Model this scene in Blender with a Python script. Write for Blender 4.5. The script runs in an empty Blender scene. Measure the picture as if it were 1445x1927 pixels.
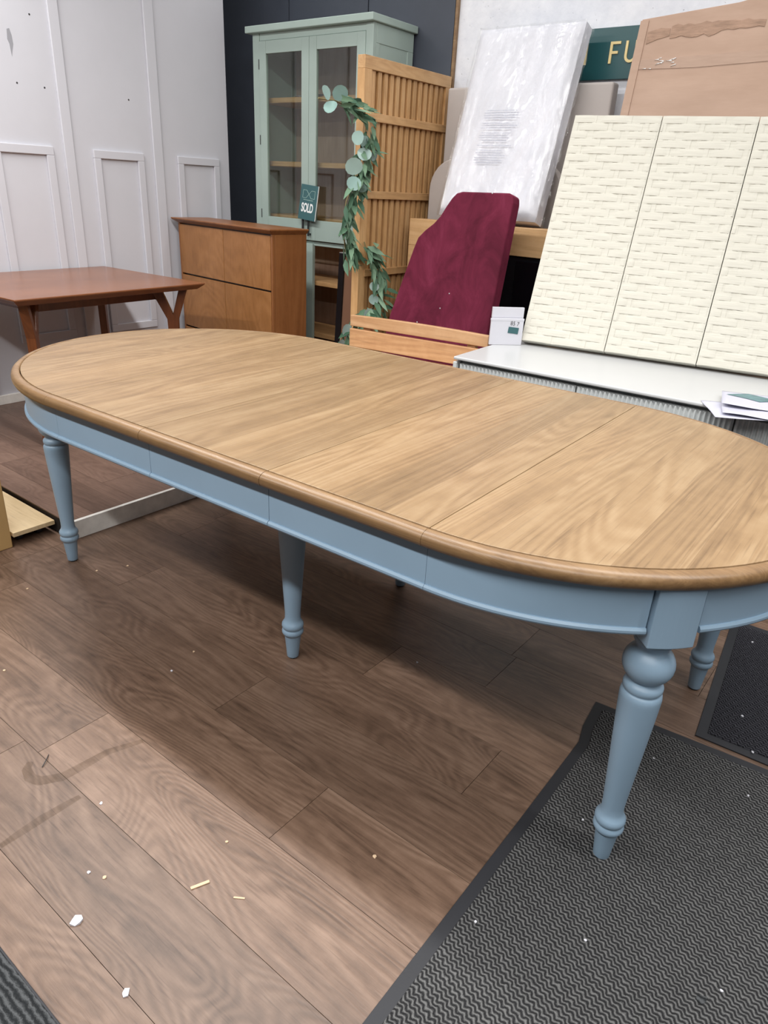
import bpy, bmesh, math, random
from mathutils import Vector, Matrix
random.seed(7)
C = bpy.context.scene.collection
PI = math.pi
sc = bpy.context.scene

# ------------------------------------------------------------------ camera
def cam_basis(yaw, pitch, roll):
    f = Vector((math.cos(pitch)*math.cos(yaw), math.cos(pitch)*math.sin(yaw), math.sin(pitch)))
    r = Vector((math.sin(yaw), -math.cos(yaw), 0)); u = r.cross(f)
    c, s = math.cos(roll), math.sin(roll)
    return c*r+s*u, -s*r+c*u, f
cd = bpy.data.cameras.new('camera'); cam = bpy.data.objects.new('camera', cd); C.objects.link(cam)
r_, u_, f_ = cam_basis(math.radians(126.9527), math.radians(-24.5729), math.radians(3.1331))
cam.matrix_world = Matrix(((r_.x, u_.x, -f_.x, 1.3301), (r_.y, u_.y, -f_.y, -1.6066), (r_.z, u_.z, -f_.z, 1.358), (0, 0, 0, 1)))
cd.sensor_fit = 'HORIZONTAL'; cd.sensor_width = 36; cd.lens = 1337.7/1445*36
cd.clip_start = .05
sc.camera = cam

# ------------------------------------------------------------------ world and lights
wd = bpy.data.worlds.new('world'); sc.world = wd; wd.use_nodes = True
bg = wd.node_tree.nodes['Background']; bg.inputs[0].default_value = (.93, .96, 1, 1); bg.inputs[1].default_value = .075
def strip(name, x, y, z, lx, ly, power, col=(1, .985, .96)):
    l = bpy.data.lights.new(name, 'AREA'); l.shape = 'RECTANGLE'; l.size = lx; l.size_y = ly
    l.energy = power; l.color = col
    o = bpy.data.objects.new(name, l); C.objects.link(o); o.location = (x, y, z); return o
strip('strip_light_front', .2, -2.42, 3.0, 6.5, .12, 205)
strip('strip_light_middle', .2, -.1, 3.0, 6.5, .12, 185)
strip('strip_light_back', .2, 1.85, 3.0, 6.5, .16, 32)
vs = sc.view_settings
vs.view_transform = 'Standard'; vs.look = 'None'; vs.exposure = 0; vs.gamma = 1
try: vs.use_curve_mapping = False
except Exception: pass

# ------------------------------------------------------------------ materials
def lin(c):
    o = []
    for v in c[:3]:
        v = v/255.0
        o.append(v/12.92 if v <= .04045 else ((v+.055)/1.055)**2.4)
    return (o[0], o[1], o[2], 1)
class NT:
    def __init__(s, name):
        s.m = bpy.data.materials.new(name); s.m.use_nodes = True
        s.t = s.m.node_tree; s.b = s.t.nodes['Principled BSDF']
    def n(s, typ, **kw):
        nd = s.t.nodes.new(typ)
        for k, v in kw.items():
            if k.startswith('i_'):
                key = k[2:]; key = int(key) if key.isdigit() else key.replace('_', ' ')
                nd.inputs[key].default_value = v
            else: setattr(nd, k, v)
        return nd
    def l(s, a, b): s.t.links.new(a, b)
    def math(s, op, a, b=None):
        nd = s.n('ShaderNodeMath', operation=op)
        for i, v in enumerate((a, b)):
            if v is None: continue
            if isinstance(v, (int, float)): nd.inputs[i].default_value = v
            else: s.l(v, nd.inputs[i])
        return nd.outputs[0]
    def mix(s, fac, a, b, blend='MIX'):
        nd = s.n('ShaderNodeMix', data_type='RGBA', blend_type=blend)
        for i, v in ((0, fac), (6, a), (7, b)):
            if isinstance(v, (int, float)): nd.inputs[i].default_value = v
            elif isinstance(v, tuple): nd.inputs[i].default_value = v
            else: s.l(v, nd.inputs[i])
        return nd.outputs[2]
    def ramp(s, fac, stops):
        nd = s.n('ShaderNodeValToRGB'); cr = nd.color_ramp
        while len(cr.elements) < len(stops): cr.elements.new(.5)
        for e, (p, c) in zip(cr.elements, stops): e.position = p; e.color = c
        s.l(fac, nd.inputs[0]); return nd.outputs[0]
    def coord(s, scale=(1, 1, 1), rnd=0.0, rot=(0, 0, 0)):
        tc = s.n('ShaderNodeTexCoord'); v = tc.outputs['Object']
        if rnd:
            oi = s.n('ShaderNodeObjectInfo'); m = s.math('MULTIPLY', oi.outputs['Random'], rnd)
            cx = s.n('ShaderNodeCombineXYZ'); s.l(m, cx.inputs[0]); s.l(m, cx.inputs[1]); s.l(m, cx.inputs[2])
            ad = s.n('ShaderNodeVectorMath', operation='ADD'); s.l(v, ad.inputs[0]); s.l(cx.outputs[0], ad.inputs[1]); v = ad.outputs[0]
        mp = s.n('ShaderNodeMapping'); mp.inputs['Scale'].default_value = scale; mp.inputs['Rotation'].default_value = rot
        s.l(v, mp.inputs[0]); return mp.outputs[0]
    def noise(s, vec, scale=5, detail=4, rough=.55, dist=0):
        nd = s.n('ShaderNodeTexNoise'); nd.inputs['Scale'].default_value = scale; nd.inputs['Detail'].default_value = detail
        nd.inputs['Roughness'].default_value = rough; nd.inputs['Distortion'].default_value = dist
        s.l(vec, nd.inputs['Vector']); return nd.outputs[0]
    def bump(s, h, strength=.2, dist=.002):
        nd = s.n('ShaderNodeBump'); nd.inputs['Strength'].default_value = strength; nd.inputs['Distance'].default_value = dist
        s.l(h, nd.inputs['Height']); s.l(nd.outputs[0], s.b.inputs['Normal'])
    def done(s, col=None, rough=.5, spec=.5, metal=0.0, coat=0.0):
        if col is not None:
            if isinstance(col, tuple): s.b.inputs['Base Color'].default_value = col
            else: s.l(col, s.b.inputs['Base Color'])
        s.b.inputs['Roughness'].default_value = rough
        s.b.inputs['Specular IOR Level'].default_value = spec
        s.b.inputs['Metallic'].default_value = metal
        s.b.inputs['Coat Weight'].default_value = coat
        return s.m

def wood(name, dark, mid, light, axis='X', across=9.0, along=.7, rough=.45, bump=.15, fine=70.0, rnd=7.0, board=0.0, spec=.5, tone=.12, cath=.35, pore=.35, lo=.30, hi=.70, freq=150.0, fw=.26):
    t = NT(name)
    ai = 'XYZ'.index(axis)
    def sc3(a, b): return tuple(b if i == ai else a for i in range(3))
    def boards(v):                                        # shift the figure from board to board
        if not board: return v
        tc = t.n('ShaderNodeTexCoord'); sp = t.n('ShaderNodeSeparateXYZ'); t.l(tc.outputs['Object'], sp.inputs[0])
        bi = t.math('FLOOR', t.math('MULTIPLY', sp.outputs[0 if ai != 0 else 1], 1/board))
        wn = t.n('ShaderNodeTexWhiteNoise', noise_dimensions='1D'); t.l(bi, wn.inputs['W'])
        ad = t.n('ShaderNodeVectorMath', operation='ADD'); sc_ = t.n('ShaderNodeVectorMath', operation='SCALE'); sc_.inputs['Scale'].default_value = 9
        t.l(wn.outputs['Color'], sc_.inputs[0]); t.l(v, ad.inputs[0]); t.l(sc_.outputs[0], ad.inputs[1]); return ad.outputs[0]
    # growth-ring contours of a stretched noise field: cathedral figure
    field = t.noise(boards(t.coord(sc3(across*.42, along*.55), rnd)), 1.0, 2, .45, .5)
    rings = t.math('ADD', t.math('MULTIPLY', t.math('SINE', t.math('MULTIPLY', field, freq)), .5), .5)
    amp = t.noise(boards(t.coord(sc3(across*.5, along*.9), rnd)), 1.0, 3, .6)
    streak = t.noise(boards(t.coord(sc3(across, along*.45), rnd)), 1.0, 4, .55, .3)
    fine_n = t.noise(t.coord(sc3(fine, along*4), rnd), 1.0, 6, .7, .3)
    mott = t.noise(t.coord((16, 16, 16), rnd), 1.0, 5, .7)
    v = t.math('MULTIPLY', t.math('MULTIPLY', t.math('SUBTRACT', rings, .5), amp), cath*.45)
    v = t.math('ADD', v, t.math('ADD', t.math('MULTIPLY', streak, .78-fw), t.math('MULTIPLY', fine_n, fw)))
    v = t.math('ADD', v, t.math('MULTIPLY', mott, .22))
    col = t.ramp(v, [(lo, dark), (.50, mid), (hi, light)])
    pores = t.ramp(t.noise(t.coord(sc3(fine*2.4, along*7), rnd), 1.0, 2, .5), [(.30, (.60, .57, .55, 1)), (.43, (1, 1, 1, 1))])
    col = t.mix(pore, col, pores, 'MULTIPLY')
    oi = t.n('ShaderNodeObjectInfo')
    hs = t.n('ShaderNodeHueSaturation'); t.l(col, hs.inputs['Color'])
    t.l(t.math('ADD', t.math('MULTIPLY', oi.outputs['Random'], 2*tone), 1-tone), hs.inputs['Value'])
    col = hs.outputs[0]
    if board:
        tc = t.n('ShaderNodeTexCoord'); sp = t.n('ShaderNodeSeparateXYZ'); t.l(tc.outputs['Object'], sp.inputs[0])
        bx_ = t.math('MULTIPLY', sp.outputs[0 if ai != 0 else 1], 1/board)
        wn = t.n('ShaderNodeTexWhiteNoise', noise_dimensions='1D'); t.l(t.math('FLOOR', bx_), wn.inputs['W'])
        h2 = t.n('ShaderNodeHueSaturation'); t.l(col, h2.inputs['Color'])
        t.l(t.math('ADD', t.math('MULTIPLY', wn.outputs[0], .20), .90), h2.inputs['Value']); col = h2.outputs[0]
        fr = t.math('FRACT', bx_); ln = t.math('LESS_THAN', fr, .012)
        col = t.mix(t.math('MULTIPLY', ln, .35), col, dark)
    t.bump(t.math('ADD', t.math('MULTIPLY', fine_n, .7), t.math('MULTIPLY', rings, .15)), bump, .0015)
    return t.done(col, rough, spec)
def paint(name, col, rough=.5, var=.06, bump=.08, bscale=60, spec=.5, rnd=3.0, vscale=4):
    t = NT(name); n = t.noise(t.coord((1, 1, 1), rnd), vscale, 4, .6)
    dk = tuple(c*(1-var) for c in col[:3])+(1,); lt = tuple(min(1, c*(1+var)) for c in col[:3])+(1,)
    c = t.ramp(n, [(.3, dk), (.7, lt)])
    t.bump(t.noise(t.coord((1, 1, 1), rnd), bscale, 3, .6), bump, .001)
    return t.done(c, rough, spec)
M = {}
M['oak_top'] = wood('limed_oak_top', lin((108, 84, 58)), lin((138, 112, 81)), lin((159, 135, 104)), 'Y', 11, .8, .40, .25, 110, 0, board=.1079, tone=.01, cath=.5, lo=.25, hi=.75, pore=.5, fw=.30)
M['oak_rim'] = wood('oak_edge', lin((96, 71, 46)), lin((128, 99, 67)), lin((150, 121, 87)), 'X', 26, 1.2, .38, .2, 120, 0, tone=.02, cath=.2)
M['blue'] = paint('duck_egg_blue_paint', lin((138, 163, 184)), .42, .04, .05, 90)
M['plank'] = wood('vinyl_oak_plank', lin((66, 49, 38)), lin((111, 88, 73)), lin((144, 119, 102)), 'X', 9, 1.6, .40, .35, 75, 9, tone=.13, cath=.36, lo=.26, hi=.76, freq=230.0, pore=.6, fw=.36)
M['plank_platform'] = wood('vinyl_oak_plank_brown', lin((84, 64, 55)), lin((116, 92, 80)), lin((140, 114, 100)), 'X', 9, 1.6, .42, .3, 75, 9, tone=.08, cath=.36, lo=.24, hi=.78, freq=230.0, pore=.5, fw=.36)
M['subfloor'] = paint('dark_subfloor', lin((38, 30, 26)), .8)
M['white_wall'] = paint('white_partition_paint', lin((198, 198, 205)), .55, .02, .12, 30)
M['white_trim'] = paint('worn_white_trim', lin((232, 229, 224)), .55, .12, .15, 40, vscale=14)
M['dark_wall'] = paint('charcoal_panel', lin((64, 69, 80)), .5, .10, .05, 40)
M['rust'] = wood('reddish_walnut', lin((106, 62, 36)), lin((122, 75, 46)), lin((138, 88, 56)), 'Y', 5, .7, .26, .06, 60, 5, tone=.04)
M['rust_leg'] = wood('reddish_walnut_leg', lin((80, 42, 22)), lin((104, 58, 32)), lin((124, 72, 42)), 'Z', 9, .9, .35, .06, 60, 5, tone=.04)
M['chest'] = wood('honey_cherry_veneer', lin((128, 84, 44)), lin((147, 100, 57)), lin((162, 114, 70)), 'Z', 3.5, 2.0, .36, .06, 50, 6, tone=.05)
M['chest_side'] = wood('brown_cherry_side', lin((112, 68, 36)), lin((133, 84, 47)), lin((148, 98, 58)), 'Z', 4, .8, .4, .06, 50, 6, tone=.03)
M['green'] = paint('sage_green_paint', lin((163, 180, 173)), .42, .04, .05, 70)
M['shelf_oak'] = wood('oak_shelf', lin((166, 122, 78)), lin((196, 152, 104)), lin((214, 172, 124)), 'X', 9, .8, .45, .08, 60, 4, tone=.05)
M['cab_back'] = wood('oak_back_board', lin((160, 130, 112)), lin((176, 148, 130)), lin((188, 162, 144)), 'Z', 8, .6, .5, .05, 50, 4, tone=.02)
M['slat_oak'] = wood('golden_oak_slat', lin((166, 124, 78)), lin((196, 153, 104)), lin((212, 172, 124)), 'Z', 11, .9, .45, .1, 70, 8, tone=.08)
M['slat_rail'] = wood('golden_oak_rail', lin((176, 134, 88)), lin((202, 160, 112)), lin((216, 178, 130)), 'Y', 14, .9, .45, .1, 70, 8, tone=.05)
M['teak'] = wood('pale_teak', lin((164, 118, 80)), lin((196, 152, 110)), lin((218, 178, 138)), 'X', 12, .8, .5, .1, 60, 8, tone=.07)
M['oak_unit'] = wood('pale_oak_unit', lin((180, 140, 96)), lin((206, 166, 120)), lin((220, 184, 138)), 'X', 14, .7, .45, .08, 60, 5, tone=.03)
M['black'] = paint('black_satin', lin((16, 17, 22)), .35, .1, .03)
M['rubber'] = paint('black_rubber', lin((38, 39, 44)), .6, .12, .2, 120)
M['grey'] = paint('pale_grey_lacquer', lin((194, 198, 198)), .35, .02, .02)
M['grey_top'] = paint('off_white_grey_lacquer_top', lin((190, 191, 192)), .3, .015, .02)
M['headboard_grey'] = paint('taupe_grey_fabric', lin((186, 178, 174)), .85, .05, .35, 260)
M['white_card'] = paint('white_cardboard', lin((206, 206, 214)), .55, .02, .05)
M['paper'] = paint('white_paper', lin((188, 188, 202)), .6, .03, .05)
M['teal_print'] = paint('teal_print', lin((92, 124, 128)), .5, .25, .02, vscale=30)
M['sign_green'] = paint('dark_green_sign', lin((24, 74, 78)), .35, .06, .02)
M['gold'] = paint('pale_gold_lettering', lin((226, 204, 146)), .4, .05, .02)
M['tag_green'] = paint('teal_tag', lin((58, 98, 102)), .4, .05, .02)
M['tag_white'] = paint('white_tag_ink', lin((240, 242, 242)), .5, .01, .01)
M['tag_line'] = paint('pale_green_ink', lin((160, 190, 184)), .5, .02, .01)
M['plywood'] = wood('pale_plywood', lin((196, 170, 128)), lin((214, 190, 150)), lin((226, 204, 166)), 'X', 7, .9, .55, .05, 50, 3, tone=.02)
M['tan_box'] = paint('tan_cardboard', lin((196, 160, 106)), .65, .05, .1, 30)
M['handle'] = paint('dark_iron', lin((46, 48, 50)), .4, .1, .02)
M['stem'] = paint('brown_green_stem', lin((128, 116, 80)), .7, .1, .1)
M['wood_chip'] = paint('wood_chip', lin((210, 182, 150)), .7, .06, .1)
# carton
t = NT('brown_corrugated_card'); n1 = t.noise(t.coord((2, 2, 9), 0), 1.2, 5, .6)
col = t.ramp(n1, [(.3, lin((172, 144, 126))), (.7, lin((188, 160, 142)))])
t.bump(t.noise(t.coord((4, 4, 60), 0), 2, 3, .5), .12, .002); M['carton'] = t.done(col, .7, .3)
t = NT('packing_tape'); t.b.inputs['Alpha'].default_value = 1
M['tape'] = t.done(t.ramp(t.noise(t.coord((3, 3, 20), 0), 2, 4, .6), [(.3, lin((156, 126, 106))), (.7, lin((174, 144, 124)))]), .35, .4)
t = NT('torn_dirty_card'); M['torn'] = t.done(t.ramp(t.noise(t.coord((6, 6, 40), 0), 2, 5, .7), [(.3, lin((142, 118, 102))), (.7, lin((184, 152, 132)))]), .85, .2)
# plaster block wall
t = NT('white_rough_plaster'); v = t.coord((1, 1, 1), 0); n1 = t.noise(v, 9, 6, .65); n2 = t.noise(v, 38, 4, .6)
pit = t.ramp(n2, [(.29, (0.2, 0.2, 0.2, 1)), (.35, (1, 1, 1, 1))])
col = t.mix(.6, t.ramp(n1, [(.3, lin((218, 220, 228))), (.7, lin((236, 237, 242)))]), pit, 'MULTIPLY')
t.bump(t.math('ADD', n1, t.math('MULTIPLY', n2, .4)), .5, .006); M['plaster'] = t.done(col, .7, .3)
# velvet
t = NT('burgundy_velvet'); v = t.coord((1, 1, .7), 0); n1 = t.noise(v, 7, 5, .65, .8)
col = t.ramp(n1, [(.32, lin((78, 20, 38))), (.55, lin((100, 30, 52))), (.75, lin((116, 42, 66)))])
t.b.inputs['Sheen Weight'].default_value = .6; t.b.inputs['Sheen Roughness'].default_value = .4; t.b.inputs['Sheen Tint'].default_value = lin((190, 80, 120))
t.bump(t.noise(v, 14, 4, .6), .25, .004); M['velvet'] = t.done(col, .85, .2)
# woven ivory
t = NT('ivory_woven_rope'); v = t.coord((4, 4, 90), 0); n1 = t.noise(v, 2.2, 4, .6)
t.bump(n1, .35, .003); M['ivory'] = t.done(t.ramp(n1, [(.3, lin((196, 193, 182))), (.7, lin((210, 207, 196)))]), .8, .2)
M['seam'] = paint('shadow_grey_piping', lin((120, 116, 104)), .8)
# mattress and film
t = NT('white_quilted_ticking'); v = t.coord((1, 1, 1), 0)
n1 = t.noise(v, 5, 4, .6); t.bump(n1, .4, .01); M['mattress'] = t.done(t.ramp(n1, [(.3, lin((222, 223, 232))), (.7, lin((234, 234, 242)))]), .6, .3)
t = NT('clear_plastic_film')
tr = t.n('ShaderNodeBsdfTransparent'); gl = t.n('ShaderNodeBsdfGlossy'); gl.inputs['Roughness'].default_value = .18
fv = t.coord((9, 9, 1.3), 0, (0, .6, 0)); fn = t.noise(fv, 1.6, 6, .65, 1.2)
bp_ = t.n('ShaderNodeBump'); bp_.inputs['Strength'].default_value = 1; bp_.inputs['Distance'].default_value = .05; t.l(fn, bp_.inputs['Height']); t.l(bp_.outputs[0], gl.inputs['Normal'])
mx = t.n('ShaderNodeMixShader'); mx.inputs[0].default_value = .2; t.l(tr.outputs[0], mx.inputs[1]); t.l(gl.outputs[0], mx.inputs[2])
t.l(mx.outputs[0], t.t.nodes['Material Output'].inputs['Surface']); M['film'] = t.m
def thin_glass(name, amount, tint, rough=.02):
    t = NT(name); tr = t.n('ShaderNodeBsdfTransparent'); tr.inputs[0].default_value = tint
    gl = t.n('ShaderNodeBsdfGlossy'); gl.inputs['Roughness'].default_value = rough
    fr = t.n('ShaderNodeLayerWeight'); fr.inputs[0].default_value = .25
    mx = t.n('ShaderNodeMixShader'); t.l(t.math('ADD', t.math('MULTIPLY', fr.outputs['Facing'], .25), amount), mx.inputs[0]); t.l(tr.outputs[0], mx.inputs[1]); t.l(gl.outputs[0], mx.inputs[2])
    t.l(mx.outputs[0], t.t.nodes['Material Output'].inputs['Surface']); return t.m
M['glass'] = thin_glass('cabinet_glass', .04, (.86, .9, .88, 1))
t = NT('black_gloss_glass'); M['black_glass'] = t.done(lin((14, 14, 18)), .04, .6)
t = NT('bronze_mirror_pane'); M['mirror'] = t.done(lin((126, 94, 76)), .25, .6)
t = NT('silver_edge'); M['silver'] = t.done(lin((210, 210, 214)), .3, .5, .7)
# leaves
for nm, a, b in (('leaf_round', (126, 156, 150), (176, 196, 188)), ('leaf_narrow', (50, 86, 64), (120, 150, 122))):
    t = NT(nm); oi = t.n('ShaderNodeObjectInfo')
    M[nm] = t.done(t.ramp(oi.outputs['Random'], [(0, lin(a)), (1, lin(b))]), .55, .4)
# mats
def mat_fabric(name, a, b, sx, sy, rot):
    t = NT(name); tc = t.coord((1, 1, 1), 0, (0, 0, rot)); sp = t.n('ShaderNodeSeparateXYZ'); t.l(tc, sp.inputs[0])
    nz = t.noise(t.coord((1, 1, 1), 0), 70, 3, .6)
    zig = t.math('MULTIPLY', t.math('SINE', t.math('MULTIPLY', sp.outputs[0], 2*PI/sx)), 1.5)
    ph = t.math('ADD', t.math('ADD', t.math('MULTIPLY', sp.outputs[1], 2*PI/sy), zig), t.math('MULTIPLY', nz, 6.0))
    h = t.math('ADD', t.math('MULTIPLY', t.math('SINE', ph), .5), .5)
    fz = t.noise(t.coord((1, 1, 1), 0), 500, 2, .6)
    h2 = t.math('ADD', t.math('MULTIPLY', h, .8), t.math('MULTIPLY', fz, .35))
    col = t.ramp(h2, [(.2, a), (.85, b)])
    t.bump(h2, 1.0, .006); return t.done(col, .95, .1)
M['mat_a'] = mat_fabric('charcoal_zigzag_mat', lin((40, 40, 42)), lin((112, 112, 112)), .0165, .0098, .35)
M['mat_b'] = mat_fabric('dark_zigzag_mat', lin((28, 28, 33)), lin((74, 74, 80)), .0165, .0098, .35)
M['mat_c'] = mat_fabric('charcoal_ribbed_mat', lin((40, 42, 44)), lin((86, 88, 90)), .5, .012, .0)

# ------------------------------------------------------------------ mesh helpers
class MB:
    def __init__(s): s.v = []; s.f = []; s.sm = []
    def add(s, vs, fs, smooth=False):
        o = len(s.v); s.v += [tuple(v) for v in vs]; s.f += [tuple(i+o for i in f) for f in fs]; s.sm += [smooth]*len(fs); return s
    def box(s, x0, x1, y0, y1, z0, z1):
        return s.add([(x0, y0, z0), (x1, y0, z0), (x1, y1, z0), (x0, y1, z0), (x0, y0, z1), (x1, y0, z1), (x1, y1, z1), (x0, y1, z1)],
                     [(3, 2, 1, 0), (4, 5, 6, 7), (0, 1, 5, 4), (1, 2, 6, 5), (2, 3, 7, 6), (3, 0, 4, 7)])
    def lathe(s, prof, cx=0, cy=0, n=28):
        vs = []; fs = []; k = len(prof)
        for i in range(n):
            a = 2*PI*i/n
            for z, r in prof: vs.append((cx+r*math.cos(a), cy+r*math.sin(a), z))
        for i in range(n):
            j = (i+1) % n
            for q in range(k-1): fs.append((i*k+q, j*k+q, j*k+q+1, i*k+q+1))
        s.add(vs, fs, True)
        s.add([vs[i*k] for i in range(n)], [tuple(reversed(range(n)))]); s.add([vs[i*k+k-1] for i in range(n)], [tuple(range(n))]); return s
    def prism(s, pts, axis, a, b):
        """pts 2D polygon, extruded along axis from a to b (axis z: pts=(x,y); y: (x,z); x: (y,z))"""
        def P(p, h): return {'z': (p[0], p[1], h), 'y': (p[0], h, p[1]), 'x': (h, p[0], p[1])}[axis]
        n = len(pts); vs = [P(p, a) for p in pts]+[P(p, b) for p in pts]
        fs = [tuple(range(n-1, -1, -1)), tuple(range(n, 2*n))]+[(i, (i+1) % n, n+(i+1) % n, n+i) for i in range(n)]
        return s.add(vs, fs)
    def sweep(s, path, prof, closed_prof=True, smooth=True, caps=True):
        """path: list of (pos Vector, out Vector); prof: list of (out offset, z)"""
        k = len(prof); vs = []
        for pos, out in path:
            for o, z in prof: vs.append((pos.x+out.x*o, pos.y+out.y*o, z))
        fs = []
        for i in range(len(path)-1):
            for q in range(k if closed_prof else k-1):
                q2 = (q+1) % k; fs.append((i*k+q, (i+1)*k+q, (i+1)*k+q2, i*k+q2))
        s.add(vs, fs, smooth)
        if caps: s.add(vs[:k], [tuple(range(k))]); s.add(vs[-k:], [tuple(reversed(range(k)))])
        return s
    def tube(s, pts, r, n=8):
        pts = [Vector(p) for p in pts]; vs = []; fs = []
        for i, p in enumerate(pts):
            d = (pts[min(i+1, len(pts)-1)]-pts[max(i-1, 0)]).normalized()
            a = d.cross(Vector((0, 0, 1)));
            if a.length < 1e-3: a = d.cross(Vector((0, 1, 0)))
            a.normalize(); b = d.cross(a)
            for k in range(n):
                t_ = 2*PI*k/n; vs.append(p+a*r*math.cos(t_)+b*r*math.sin(t_))
        for i in range(len(pts)-1):
            for k in range(n): fs.append((i*n+k, i*n+(k+1) % n, (i+1)*n+(k+1) % n, (i+1)*n+k))
        s.add(vs, fs, True); s.add(vs[:n], [tuple(range(n))]); s.add(vs[-n:], [tuple(reversed(range(n)))]); return s
    def mesh(s, name, mat):
        me = bpy.data.meshes.new(name); me.from_pydata(s.v, [], s.f); me.update()
        bm = bmesh.new(); bm.from_mesh(me); bmesh.ops.recalc_face_normals(bm, faces=bm.faces); bm.to_mesh(me); bm.free()
        for p, sm in zip(me.polygons, s.sm): p.use_smooth = sm
        if mat: me.materials.append(M[mat] if isinstance(mat, str) else mat)
        return me
    def build(s, name, mat, parent=None, bev=0.0, seg=2, loc=None, rot=None):
        return link(name, s.mesh(name, mat), parent, bev, seg, loc, rot)
def link(name, me, parent=None, bev=0.0, seg=2, loc=None, rot=None):
    o = bpy.data.objects.new(name, me); C.objects.link(o); o.parent = parent
    if loc: o.location = loc
    if rot: o.rotation_euler = rot
    if bev:
        m = o.modifiers.new('bevel', 'BEVEL'); m.width = bev; m.segments = seg; m.limit_method = 'ANGLE'; m.angle_limit = math.radians(40); m.harden_normals = False
    return o
def box(name, mat, parent, x0, x1, y0, y1, z0, z1, bev=0.0, seg=2, **k): return MB().box(x0, x1, y0, y1, z0, z1).build(name, mat, parent, bev, seg, **k)
def tag(o, label, cat, group=None):
    o['label'] = label; o['category'] = cat
    if group: o['group'] = group
    return o
def thing(name, label, cat, loc=(0, 0, 0), rotz=0.0, group=None):
    o = bpy.data.objects.new(name, None); C.objects.link(o); o.location = loc; o.rotation_euler = (0, 0, rotz); o.empty_display_size = .1
    return tag(o, label, cat, group)
def struct(o): o['kind'] = 'structure'; return o
def text_mesh(txt, size, mat, name, parent, mat4, sx=1.0, offset=0.0, depth=.0015):
    cu = bpy.data.curves.new(name, 'FONT'); cu.body = txt; cu.size = size; cu.align_x = 'CENTER'; cu.align_y = 'CENTER'; cu.offset = offset; cu.extrude = depth
    tmp = bpy.data.objects.new('tmp', cu); C.objects.link(tmp)
    me = bpy.data.meshes.new_from_object(tmp.evaluated_get(bpy.context.evaluated_depsgraph_get()))
    bpy.data.objects.remove(tmp); bpy.data.curves.remove(cu)
    me.transform(Matrix.Diagonal((sx, 1, 1, 1))); me.materials.clear(); me.materials.append(M[mat]); me.name = name
    o = link(name, me, parent); o.matrix_local = mat4; return o

# ================================================================== SETTING
ZP = .075                                   # platform height
fl = struct(box('floor', 'subfloor', None, -3.2, 3.0, -2.6, 2.6, -.05, -.006))
ROWW = .2; Y0 = -.4164; PLEN = 1.472
known = {0: .55, 1: .237, 2: .722, 3: .03, 4: .46, 5: -.177}
pl_cache = {}
def plank_mesh(L, Wd, mat):
    k = (round(L, 3), round(Wd, 3), mat)
    if k not in pl_cache: pl_cache[k] = MB().box(-L/2+.0007, L/2-.0007, -Wd/2+.0006, Wd/2-.0006, -.006, 0).mesh('plank', mat)
    return pl_cache[k]
def lay(parent, mat, xa, xb, ya, yb, z, seedrows):
    i0 = math.floor((Y0+.6-yb)/ROWW)-1; i1 = math.ceil((Y0+.6-ya)/ROWW)+1
    for i in range(i0, i1):
        top = Y0+.6-i*ROWW; bot = top-ROWW                 # row 0 spans .1836 .. -.0164
        a, b = max(bot, ya), min(top, yb)
        if b-a < .01: continue
        off = seedrows.get(i, ((i*7919 % 97)/97.0)*PLEN)
        k0 = math.floor((xa-off)/PLEN)-1; x = off+k0*PLEN
        while x < xb:
            u, w = max(x, xa), min(x+PLEN, xb)
            if w-u > .01: link('plank', plank_mesh(w-u, b-a, mat), parent, loc=((u+w)/2, (a+b)/2, z))
            x += PLEN
lay(fl, 'plank', -1.19, 3.0, -2.6, 2.5, 0, known)
lay(fl, 'plank', -3.2, -1.19, -2.6, -.335, 0, known)

# dried spill marks on the planks
t = NT('dried_spill'); tr = t.n('ShaderNodeBsdfTransparent'); df = t.n('ShaderNodeBsdfDiffuse'); df.inputs[0].default_value = lin((84, 66, 46))
mx = t.n('ShaderNodeMixShader'); t.l(t.ramp(t.noise(t.coord((1, 1, 1), 0), 22, 4, .6), [(.25, (.06, .06, .06, 1)), (.8, (.3, .3, .3, 1))]), mx.inputs[0])
t.l(tr.outputs[0], mx.inputs[1]); t.l(df.outputs[0], mx.inputs[2]); t.l(mx.outputs[0], t.t.nodes['Material Output'].inputs['Surface']); M['spill'] = t.m
def ribbon(pts, w):
    P = [Vector(p+(0,)) for p in pts]; vs = []
    for i, q in enumerate(P):
        d = (P[min(i+1, len(P)-1)]-P[max(i-1, 0)]).normalized(); nn = Vector((-d.y, d.x, 0))*w*(.4+.6*math.sin(PI*(i+.5)/len(P)))
        vs += [tuple(q+nn+Vector((0, 0, .0004))), tuple(q-nn+Vector((0, 0, .0004)))]
    MB().add(vs, [(2*i, 2*i+1, 2*i+3, 2*i+2) for i in range(len(P)-1)]).build('spill_mark', 'spill', fl)
ribbon([(-.16, -1.045), (-.143, -1.064), (-.11, -1.072), (-.083, -1.062), (-.055, -1.02), (-.05, -.96), (-.048, -.901), (-.015, -.818)], .015)
ribbon([(.031, -1.213), (.029, -1.165), (.028, -1.12), (.03, -1.07), (.033, -1.025)], .012)

# raised platform with white fascia boards
pf = struct(box('floor_platform', 'subfloor', None, -3.6, -1.20, -.32, 2.5, 0.001, ZP-.006))
box('fascia', 'white_trim', pf, -1.2, -1.183, -.335, 2.5, 0.001, ZP+.004, .0015)
box('fascia', 'subfloor', pf, -3.6, -1.2, -.335, -.32, 0.001, ZP-.004, .0015)
lay(pf, 'plank_platform', -3.6, -1.2, -.335, 2.5, ZP, {})

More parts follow.
